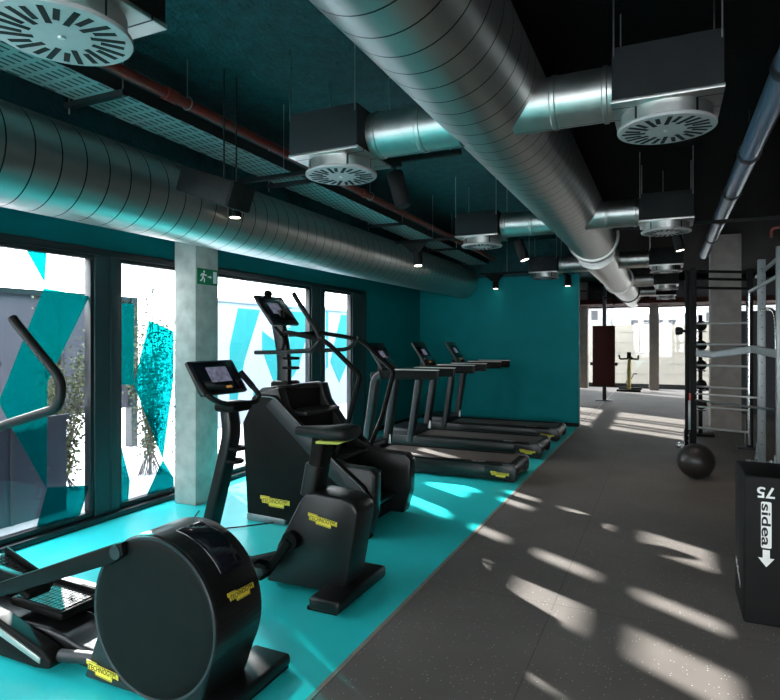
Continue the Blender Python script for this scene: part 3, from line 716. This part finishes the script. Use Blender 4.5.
MB().prism([(-1.99, .945), (-1.83, .95), (-1.80, .966), (-1.99, .962)], 'y', 3.21, 3.40, .004).build('seat_lip', M['lime'], so)
MB().box(-2.06, -1.92, 3.27, 3.37, .93, .975, .012).build('seat_clamp', M['black'], so)
cr = MB().lathe([(.055, 3.155), (.06, 3.165), (.06, 3.20), (.05, 3.21)], (-2.15, 0, .33), 'y', 28).build('crank_hub', M['black'], bk)
ca = MB().tube([(-2.15, 3.16, .33), (-2.30, 3.15, .13)], (.018, .028), 12).build('crank_arm', M['black'], bk)
pd = MB().box(-2.40, -2.27, 3.03, 3.14, .105, .135, .008).build('pedal', M['rubber'], ca)
MB().tube([(-2.39, 3.03, .13), (-2.36, 3.03, .18), (-2.33, 3.08, .205), (-2.30, 3.13, .18), (-2.28, 3.14, .13)], (.022, .004), 8).build('pedal_strap', M['black'], pd)
ca2 = MB().tube([(-2.15, 3.48, .33), (-2.00, 3.49, .53)], (.018, .028), 12).build('crank_arm', M['black'], bk)
MB().box(-2.07, -1.94, 3.50, 3.61, .515, .545, .008).build('pedal', M['rubber'], ca2)
MB().cyl((-2.15, 3.44, .33), (-2.15, 3.49, .33), .055, 24).build('crank_hub', M['black'], bk)
mp = round_path([(-2.99, 3.33, .06), (-2.78, 3.33, .80), (-2.74, 3.33, .95), (-2.77, 3.33, 1.16)], .12)
MB().tube(mp, (.045, .062), 20).build('front_post', M['satin'], bk)
for z, x in ((.845, -2.70), (.755, -2.715)):
    MB().tube([(x+.05*math.cos(a), 3.33+.05*math.sin(a), z) for a in [2*PI*k/16 for k in range(16)]], .014, 8, closed=True).build('bottle_ring', M['black'], bk)
MB().tube(round_path([(-2.80, 3.06, 1.33), (-2.70, 3.05, 1.22), (-2.66, 3.14, 1.17), (-2.68, 3.33, 1.15), (-2.66, 3.50, 1.15), (-2.69, 3.58, 1.19), (-2.83, 3.53, 1.36)], .06), .019, 14).build('handlebar', M['rubber'], bk)
MB().tube([(-2.83, 3.53, 1.36), (-2.74, 3.562, 1.25)], .022, 12).build('grip', M['black'], bk)
MB().tube([(-2.80, 3.06, 1.33), (-2.71, 3.05, 1.235)], .022, 12).build('grip', M['black'], bk)
MB().box(-2.82, -2.64, 3.22, 3.44, 1.10, 1.17, .03, 3).build('console_base', M['black'], bk)
u = V((0, 1, 0)); v = V((-.14, 0, .215)).normalized(); cc = V((-2.87, 3.34, 1.335)); nn = u.cross(v)
co = MB().oriented(cc-nn*.03, u, v, .47, .27, .035, .012).build('console', M['satin'], bk)
MB().oriented(cc+nn*.005, u, v, .43, .235, .002, .001).build('screen', M['screen'], co)
MB().oriented(cc+nn*.007+v*.015+u*.01, u, v, .21, .12, .001).build('display', M['display'], co)
MB().oriented(cc+nn*.007-v*.09+u*.05, u, v, .06, .018, .001).build('icon_strip', M['amber'], co)
badge(bk, (-2.04, 3.197, .455), (1, 0, -.12), (.12, 0, 1), .21)

# ------------------------------------------------------------------ elliptical trainer
el = thing('elliptical_trainer', (-2.5, 2.1, 0), 'black elliptical trainer with a big round drum in the near left foreground', 'elliptical trainer')
DX, DZ, R = -2.035, .385, .358
def arc(a0, a1, n, r=R): return [(DX+r*math.cos(math.radians(a0+(a1-a0)*k/n)), DZ+r*math.sin(math.radians(a0+(a1-a0)*k/n))) for k in range(n+1)]
housing = arc(-28, 200, 44) + [(-2.44, .10), (-2.47, .02), (-1.80, .02), (-1.76, .10)]
MB().prism(housing, 'y', 1.945, 2.255, .02, 3).build('drum_housing', M['satin'], el)
MB().lathe([(0, 1.934), (.30, 1.934), (.335, 1.936), (.344, 1.940), (.348, 1.95)], (DX+.0, 0, DZ-.004), 'y', 72).build('drum_cover', M['black'], el)
MB().lathe([(.345, 1.939), (.352, 1.936), (.357, 1.940), (.357, 1.95)], (DX, 0, DZ-.005), 'y', 72).build('drum_ring', M['dgrey'], el)
# raised crown over the drum's rim
cr_ = [(p[0], p[1]) for p in arc(34, 84, 24, R+.004)] + arc(84, 34, 24, R-.02)
MB().prism(cr_, 'y', 2.04, 2.19, .003, 2).build('rim_insert', M['screen'], el)
a0, am = math.radians(13), math.radians(17)
badge(el, (DX+(R+.0035)*math.cos(a0), 2.03, DZ+(R+.0035)*math.sin(a0)), (0, 1, .0), (-math.sin(am), 0, math.cos(am)), .17)
badge(el, (-2.445, 1.9425, .055), (1, 0, -.06), (.06, 0, 1), .205)
MB().box(-1.88, -1.66, 1.98, 2.46, .012, .07, .02, 3).build('rear_foot', M['satin'], el)
MB().box(-1.87, -1.67, 1.99, 2.45, .0, .02).build('rubber_foot', M['rubber'], el)
# base spine and front ramp
MB().prism([(-3.9, .02), (-3.9, .10), (-3.3, .12), (-3.0, .15), (-2.80, .155), (-2.66, .14), (-2.58, .12), (-2.40, .11), (-2.35, .02)], 'y', 2.0, 2.24, .02, 3).build('base_beam', M['satin'], el)
rp_ = MB().prism([(-3.7, .30), (-3.05, .205), (-2.70, .115), (-2.63, .075), (-2.65, .035), (-2.75, .02), (-3.7, .02)], 'y', 1.90, 1.99, .015, 3).build('guide_ramp', M['black'], el)
MB().prism([(-3.6, .26), (-3.03, .175), (-2.70, .085), (-2.705, .055), (-3.03, .135), (-3.6, .215)], 'y', 1.893, 1.903, .003).build('guide_strip', M['rail_tan'], rp_)
rp_ = MB().prism([(-3.7, .30), (-3.05, .205), (-2.70, .115), (-2.63, .075), (-2.65, .035), (-2.75, .02), (-3.7, .02)], 'y', 2.25, 2.34, .015, 3).build('guide_ramp', M['black'], el)
MB().tube([(-2.64, 1.96, .08), (-2.40, 1.99, .10)], .03, 12).build('link_joint', M['dgrey'], el)
# link beams and pedals
MB().prism([(-2.18, .705), (-2.17, .645), (-2.24, .60), (-3.40, .17), (-3.42, .23), (-3.10, .355), (-2.24, .685)], 'y', 1.905, 1.965, .008).build('link_beam', M['black'], el)
MB().cyl((-2.215, 1.90, .655), (-2.215, 1.99, .655), .032, 20).build('pivot_bolt', M['dgrey'], el)
MB().prism([(-2.22, .26), (-2.30, .17), (-3.40, .19), (-3.40, .25), (-2.35, .25)], 'y', 2.296, 2.345, .008).build('link_beam', M['black'], el)
def pedal(x0, x1, y0, y1, z, tilt):
    mt = Matrix.Translation(((x0+x1)/2, (y0+y1)/2, z)) @ Matrix.Rotation(tilt, 4, 'Y'); hx, hy = (x1-x0)/2, (y1-y0)/2
    p = MB().box(-hx, hx, -hy, hy, -.045, 0, .018, 3, mtx=mt).build('foot_plate', M['black'], el)
    q = MB()
    for i in range(12):
        for j in range(6):
            a = -hx+.03+i*(2*hx-.06)/12; b = -hy+.018+j*(2*hy-.036)/6
            q.box(a+.003, a+(2*hx-.06)/12-.003, b+.002, b+(2*hy-.036)/6-.002, -.001, .005, mtx=mt)
    q.build('tread_studs', M['vinyl'], p, smooth=False)
    MB().box(-hx, hx, hy-.012, hy, -.01, .03, .005, mtx=mt).build('side_lip', M['black'], p)
pedal(-3.17, -2.76, 2.05, 2.29, .225, .03)
MB().prism([(-3.05, .16), (-3.0, .22), (-2.85, .21), (-2.86, .15)], 'y', 2.26, 2.31, .01).build('pedal_bracket', M['black'], el)
pedal(-3.28, -2.88, 1.965, 2.10, .385, .30)
MB().prism([(-3.2, .29), (-3.2, .42), (-2.95, .40), (-2.95, .34)], 'y', 1.965, 2.01, .01).build('pedal_bracket', M['black'], el)
# moving arms, mast, console (mostly outside the frame)
MB().tube(round_path([(-2.85, 1.86, 1.70), (-2.83, 1.86, 1.68), (-2.50, 1.86, 1.41), (-2.52, 1.86, 1.285), (-2.93, 1.87, 1.18), (-3.30, 1.90, 1.06), (-3.42, 1.92, .9), (-3.42, 1.93, .2)], .09, 8), .022, 16).build('moving_arm', M['rubber'], el)
MB().tube(round_path([(-4.05, 2.36, 1.70), (-4.03, 2.36, 1.68), (-3.84, 2.36, 1.41), (-3.86, 2.36, 1.285), (-4.0, 2.35, 1.18), (-4.12, 2.34, 1.06), (-4.10, 2.33, .9), (-3.80, 2.32, .2)], .07, 8), .022, 16).build('moving_arm', M['rubber'], el)
MB().tube([(-3.78, 2.12, .08), (-3.70, 2.12, .9), (-3.78, 2.12, 1.45)], (.05, .065), 20).build('mast', M['satin'], el)
u = V((0, 1, 0)); v = V((-.14, 0, .215)).normalized(); cc = V((-3.78, 2.12, 1.55)); nn = u.cross(v)
co = MB().oriented(cc-nn*.03, u, v, .47, .27, .035, .012).build('console', M['satin'], el)
MB().oriented(cc+nn*.005, u, v, .43, .235, .002, .001).build('screen', M['screen'], co)
MB().box(-3.98, -3.80, 1.85, 2.40, .0, .07, .02).build('front_foot', M['satin'], el)

# ------------------------------------------------------------------ right side: plyo box, ball, rig
px = thing('plyometric_box', (.66, 4.13, 0), 'tall black soft plyometric box with white printing at the right edge', 'plyometric box')
X0, X1, Y0, Y1, ZT = .397, .915, 3.91, 4.36, .835
MB().box(X0, X1, Y0, Y1, .0, ZT, .016, 4).build('padded_body', M['vinyl'], px)
U, W_ = (1, 0, 0), (0, 0, 1)
lg = MB(); yf = Y0-.0002
lg.slab((.468, yf, .425), U, W_, [(.022, 0), (.056, 0), (.056, -.045), (.078, -.045), (.039, -.095), (.0, -.045), (.022, -.045)], .0012)
lg.slab((.468, yf, .435), U, W_, [(.014, .006), (.020, 0), (.058, 0), (.064, .006), (.064, .252), (.058, .258), (.020, .258), (.014, .252)], .0012)
lg.build('logo_panel', M['white'], px, smooth=False)
text_mb(MB(), 'sidea', (.484, yf-.0012, .682), (0, 0, -1), (1, 0, 0), .062, .235, .0008).build('logo_lettering', M['rubber'], px, smooth=False)
text_mb(MB(), '75', (.548, yf, .775), (-1, 0, 0), (0, 0, -1), .085, .085, .0012).build('height_number', M['white'], px, smooth=False)
text_mb(MB(), 'sidea', (X0+.0002, 4.31, .22), (0, -1, -.35), (0, -.35, 1), .075, .26, .0012).build('logo_lettering', M['white'], px, smooth=False)
mbm = thing('medicine_ball', (.315, 7.75, 0), 'black rubber medicine ball lying on the grey floor before the rig', 'medicine ball')
MB().ball((.315, 7.75, .198), .198, n=40).build('ball_skin', M['ball'], mbm)
q = MB()
for ax in range(2):
    q.tube([(.315+.1986*math.cos(a)*(1 if ax == 0 else .5), 7.75+.1986*math.cos(a)*(0 if ax == 0 else .866), .198+.1986*math.sin(a)) for a in [2*PI*k/48 for k in range(48)]], .0018, 4, closed=True)
q.build('seam', M['matte'], mbm)

rg = thing('training_rig', (.7, 9.0, 0), 'black and grey training rig of uprights, rungs and crossbars at the right', 'training rig')
def upright(x, y, h, m, s=.075):
    b = MB().box(x-s/2, x+s/2, y-s/2, y+s/2, 0.01, h, .005)
    nf = len(b.bm.faces)
    for k in range(int(h/.15)-1):
        b.cyl((x, y-s/2-.001, .25+k*.15), (x, y-s/2+.004, .25+k*.15), .007, 8).cyl((x+s/2+.001, y, .25+k*.15), (x+s/2-.004, y, .25+k*.15), .007, 8)
    b.bm.faces.ensure_lookup_table()
    for q in b.bm.faces[nf:]: q.material_index = 1
    o = b.build('upright', m, rg); o.data.materials.append(M['slot'])
    fp = MB().prism([(x-.16, .0), (x+.16, .0), (x+.16, .012), (x-.16, .012)], 'y', y-.16, y+.16, .002)
    fp.prism([(y-.14, .012), (y+.14, .012), (y+.05, .26), (y-.05, .26)], 'x', x-s/2-.012, x-s/2, .001)
    fp = fp.build('foot_plate', M['rackgrey'] if m is not M['matte'] else M['dgrey'], rg)
    for (dx, dy) in ((-.12, -.12), (.12, -.12), (-.12, .12), (.12, .12)): MB().cyl((x+dx, y+dy, .012), (x+dx, y+dy, .03), .014, 8).build('bolt', M['chrome'], fp)
    for (dy, dz) in ((-.09, .05), (.09, .05), (0, .13), (0, .21)): MB().cyl((x-s/2-.012, y+dy, dz), (x-s/2-.028, y+dy, dz), .014, 8).build('bolt', M['chrome'], fp)
upright(.355, 9.66, 2.62, M['matte'], .085); upright(.30, 9.98, 2.62, M['matte'], .085)
upright(1.115, 9.0, 2.62, M['rackgrey'], .085); upright(1.19, 8.1, 2.66, M['rackgrey'], .085)
upright(1.115, 10.2, 2.62, M['matte'], .085)
lad = MB().tube([(1.03, 9.45, .16), (1.03, 9.45, 2.25)], .02, 12).build('ladder_rail', M['chrome'], rg)
for z in (.33, .63, .92, 1.225, 1.525, 1.82):
    MB().cyl((.39, 9.68, z), (1.03, 9.45, z), .016, 12).build('rung', M['steel'], rg)
MB().cyl((.39, 9.6, .82), (1.08, 9.02, .84), .014, 12).build('rung', M['steel'], rg)
MB().cyl((.39, 9.6, .73), (1.16, 8.14, .78), .014, 12).build('rung', M['steel'], rg)
for z in (2.34, 2.47, 2.58):
    MB().cyl((.36, 9.70, z), (1.115, 10.2, z), .020, 12).build('crossbar', M['matte'], rg)
for z, x in ((2.30, 1.03), (2.50, 1.115)):
    MB().tube([(x, 9.45, z-.06), (1.16, 8.1, z+.02)], (.02, .02), 12).build('top_rail', M['rackgrey'], rg)
MB().tube(round_path([(.40, 9.60, 1.40), (.62, 9.42, 1.38), (1.03, 9.1, 1.47), (1.19, 8.05, 1.42)], .03), (.02, .05), 12).build('spotter_arm', M['rackgrey'], rg)
MB().tube(round_path([(1.08, 8.95, 1.95), (1.15, 8.6, 1.98), (1.18, 8.35, 1.90), (1.18, 8.3, 1.4)], .12), .018, 12).build('dip_handle', M['chrome'], rg)
MB().cyl((.31, 9.62, 1.715), (.12, 9.60, 1.715), .018, 12).build('storage_peg', M['matte'], rg)
MB().lathe([(.03, -.05), (.055, -.045), (.06, 0), (.05, .04), (.02, .06)], (.17, 9.60, 1.715), 'x', 20).build('rubber_stop', M['rubber'], rg)
MB().box(.30, .325, 9.58, 9.62, .72, .82, .004).build('clip', M['redclip'], rg)['label'] = 'small red clip'
MB().box(.29, .32, 9.585, 9.615, .30, .72, .003).build('label_strip', M['rackgrey'], rg)

# black accessory tower behind the rig
at = thing('accessory_stand', (.52, 11.2, 0), 'black stand hung with dark balls and handles in front of the brown concrete column', 'stand')
MB().box(.49, .55, 11.2, 11.26, .03, 2.0, .005).build('post', M['matte'], at)
MB().box(.32, .72, 11.05, 11.45, 0, .04, .01).build('base', M['matte'], at)
for k in range(5):
    z = .45+k*.32
    MB().box(.45, .59, 10.90, 11.21, z-.012, z, .003).build('cradle', M['dgrey'], at)
for k in range(5):
    z = .45+k*.32
    b = tag(MB().ball((.52, 11.0, z+.085), .085, n=20).build('slam_ball', M['rubber']), ['lowest', 'second lowest', 'middle', 'second highest', 'topmost'][k]+' dark ball on the black stand behind the rig', 'ball', 'balls on the black stand')

# ------------------------------------------------------------------ far end
bs = thing('boxing_station', (-1.45, 16.4, 0), 'dark maroon padded panel mounted on a grey post beyond the teal wall', 'training panel')
MB().box(-1.49, -1.40, 16.36, 16.45, 0, ZC, .004).build('post', M['dgrey'], bs)
MB().box(-1.72, -1.18, 16.20, 16.36, .40, 1.94, .03, 3).build('padded_panel', M['maroon'], bs)
MB().box(-1.78, -1.72, 16.22, 16.34, .92, 1.0, .01).box(-1.18, -1.12, 16.22, 16.34, .92, 1.0, .01).build('side_handle', M['matte'], bs)
MB().box(-1.66, -1.24, 16.3, 16.5, 0.004, .03, .004).build('base_plate', M['dgrey'], bs)
MB().tube(round_path([(-1.45, 16.36, 2.66), (-1.45, 16.2, 2.66), (-1.2, 16.2, 2.66), (-1.2, 16.2, 2.45)], .05), .02, 10).build('bracket', M['matte'], bs)
fb = thing('spin_bike', (-1.03, 20.0, 0), 'small yellow and black spin bike in front of the far windows', 'exercise bike')
bx, by = -1.03, 20.0
for yy, nm in ((by-.45, 'front_foot'), (by+.45, 'rear_foot')):
    MB().box(bx-.34, bx+.34, yy-.05, yy+.05, 0, .07, .015).build(nm, M['matte'], fb)
MB().tube([(bx, by-.45, .06), (bx, by+.45, .06)], .035, 12).build('base_beam', M['bike_yellow'], fb)
MB().lathe([(.05, -.02), (.20, -.025), (.235, -.02), (.235, .02), (.20, .025), (.05, .02)], (bx, by-.22, .34), 'x', 32).build('flywheel', M['bike_yellow'], fb)
MB().tube([(bx, by-.38, .10), (bx, by-.25, .60), (bx, by-.20, 1.0)], [.05, .06, .035], 14).build('front_post', M['bike_yellow'], fb)
MB().tube([(bx, by-.22, .62), (bx, by+.20, .25)], .045, 12).tube([(bx, by+.2, .10), (bx, by+.28, .98)], .035, 12).build('frame', M['bike_yellow'], fb)
MB().box(bx-.08, bx+.08, by+.16, by+.40, .97, 1.05, .03).build('saddle', M['matte'], fb)
MB().tube(round_path([(bx-.27, by-.42, 1.09), (bx-.26, by-.20, .98), (bx, by-.18, 1.0), (bx+.26, by-.20, .98), (bx+.27, by-.42, 1.09)], .06), .028, 10).build('handlebar', M['matte'], fb)
MB().box(bx-.06, bx+.06, by-.3, by-.22, 1.02, 1.2, .015).build('console', M['matte'], fb)
for s in (-1, 1):
    c_ = MB().cyl((bx+s*.05, by+.02, .36), (bx+s*.12, by+.02, .36+s*.16), .016, 8).build('crank', M['dgrey'], fb)
    MB().box(bx+s*.17-.05, bx+s*.17+.05, by-.03, by+.07, .35+s*.16, .38+s*.16, .005).build('pedal', M['matte'], c_)
ct = thing('lighting_track', (-2.2, 16.5, 2.8), 'black lighting track in the far bay beyond the teal wall', 'lighting track', 'black lighting tracks')
MB().box(-3.8, -1.5, 16.48, 16.52, 2.85, 2.885).build('rail', M['matte'], ct); MB().cyl((-2.5, 16.5, 2.88), (-2.5, 16.5, ZC), .004, 8).build('hanger', M['steel'], ct)

# ------------------------------------------------------------------ light
wd = bpy.data.worlds.new('World'); sc.world = wd; wd.use_nodes = True
nt = wd.node_tree; bg = nt.nodes['Background']
tc = nt.nodes.new('ShaderNodeTexCoord'); sx = nt.nodes.new('ShaderNodeSeparateXYZ'); rmp = nt.nodes.new('ShaderNodeValToRGB')
nt.links.new(tc.outputs['Generated'], sx.inputs[0]); nt.links.new(sx.outputs['Z'], rmp.inputs['Fac'])
rmp.color_ramp.elements[0].color = (1, .985, .99, 1); rmp.color_ramp.elements[1].color = (.80, .88, 1, 1); rmp.color_ramp.elements[1].position = .8
nt.links.new(rmp.outputs['Color'], bg.inputs['Color']); bg.inputs['Strength'].default_value = 9.5
sl = bpy.data.lights.new('sun', 'SUN'); sl.energy = 25; sl.angle = math.radians(.53); sl.color = (1, .97, .94)
so = bpy.data.objects.new('sun', sl); COL.objects.link(so)
el_ = math.radians(21.3); hd = V((.835, -.55, 0)).normalized()
so.rotation_euler = (hd*math.cos(el_)-V((0, 0, math.sin(el_)))).to_track_quat('-Z', 'Y').to_euler(); so.location = (-20, 15, 10)

# ------------------------------------------------------------------ camera
F = 600.; cam = bpy.data.cameras.new('camera'); cam.sensor_width = 36; cam.sensor_fit = 'HORIZONTAL'; cam.lens = 36*F/780
cam.shift_y = -11/780; cam.clip_start = .05; cam.clip_end = 300
co = bpy.data.objects.new('camera', cam); COL.objects.link(co); co.location = (0, 0, 1.6); co.rotation_euler = (PI/2, 0, math.atan(276/F)); sc.camera = co
vs = sc.view_settings; vs.view_transform = 'Standard'; vs.look = 'None'; vs.gamma = 1; vs.exposure = 0.2; vs.use_curve_mapping = False
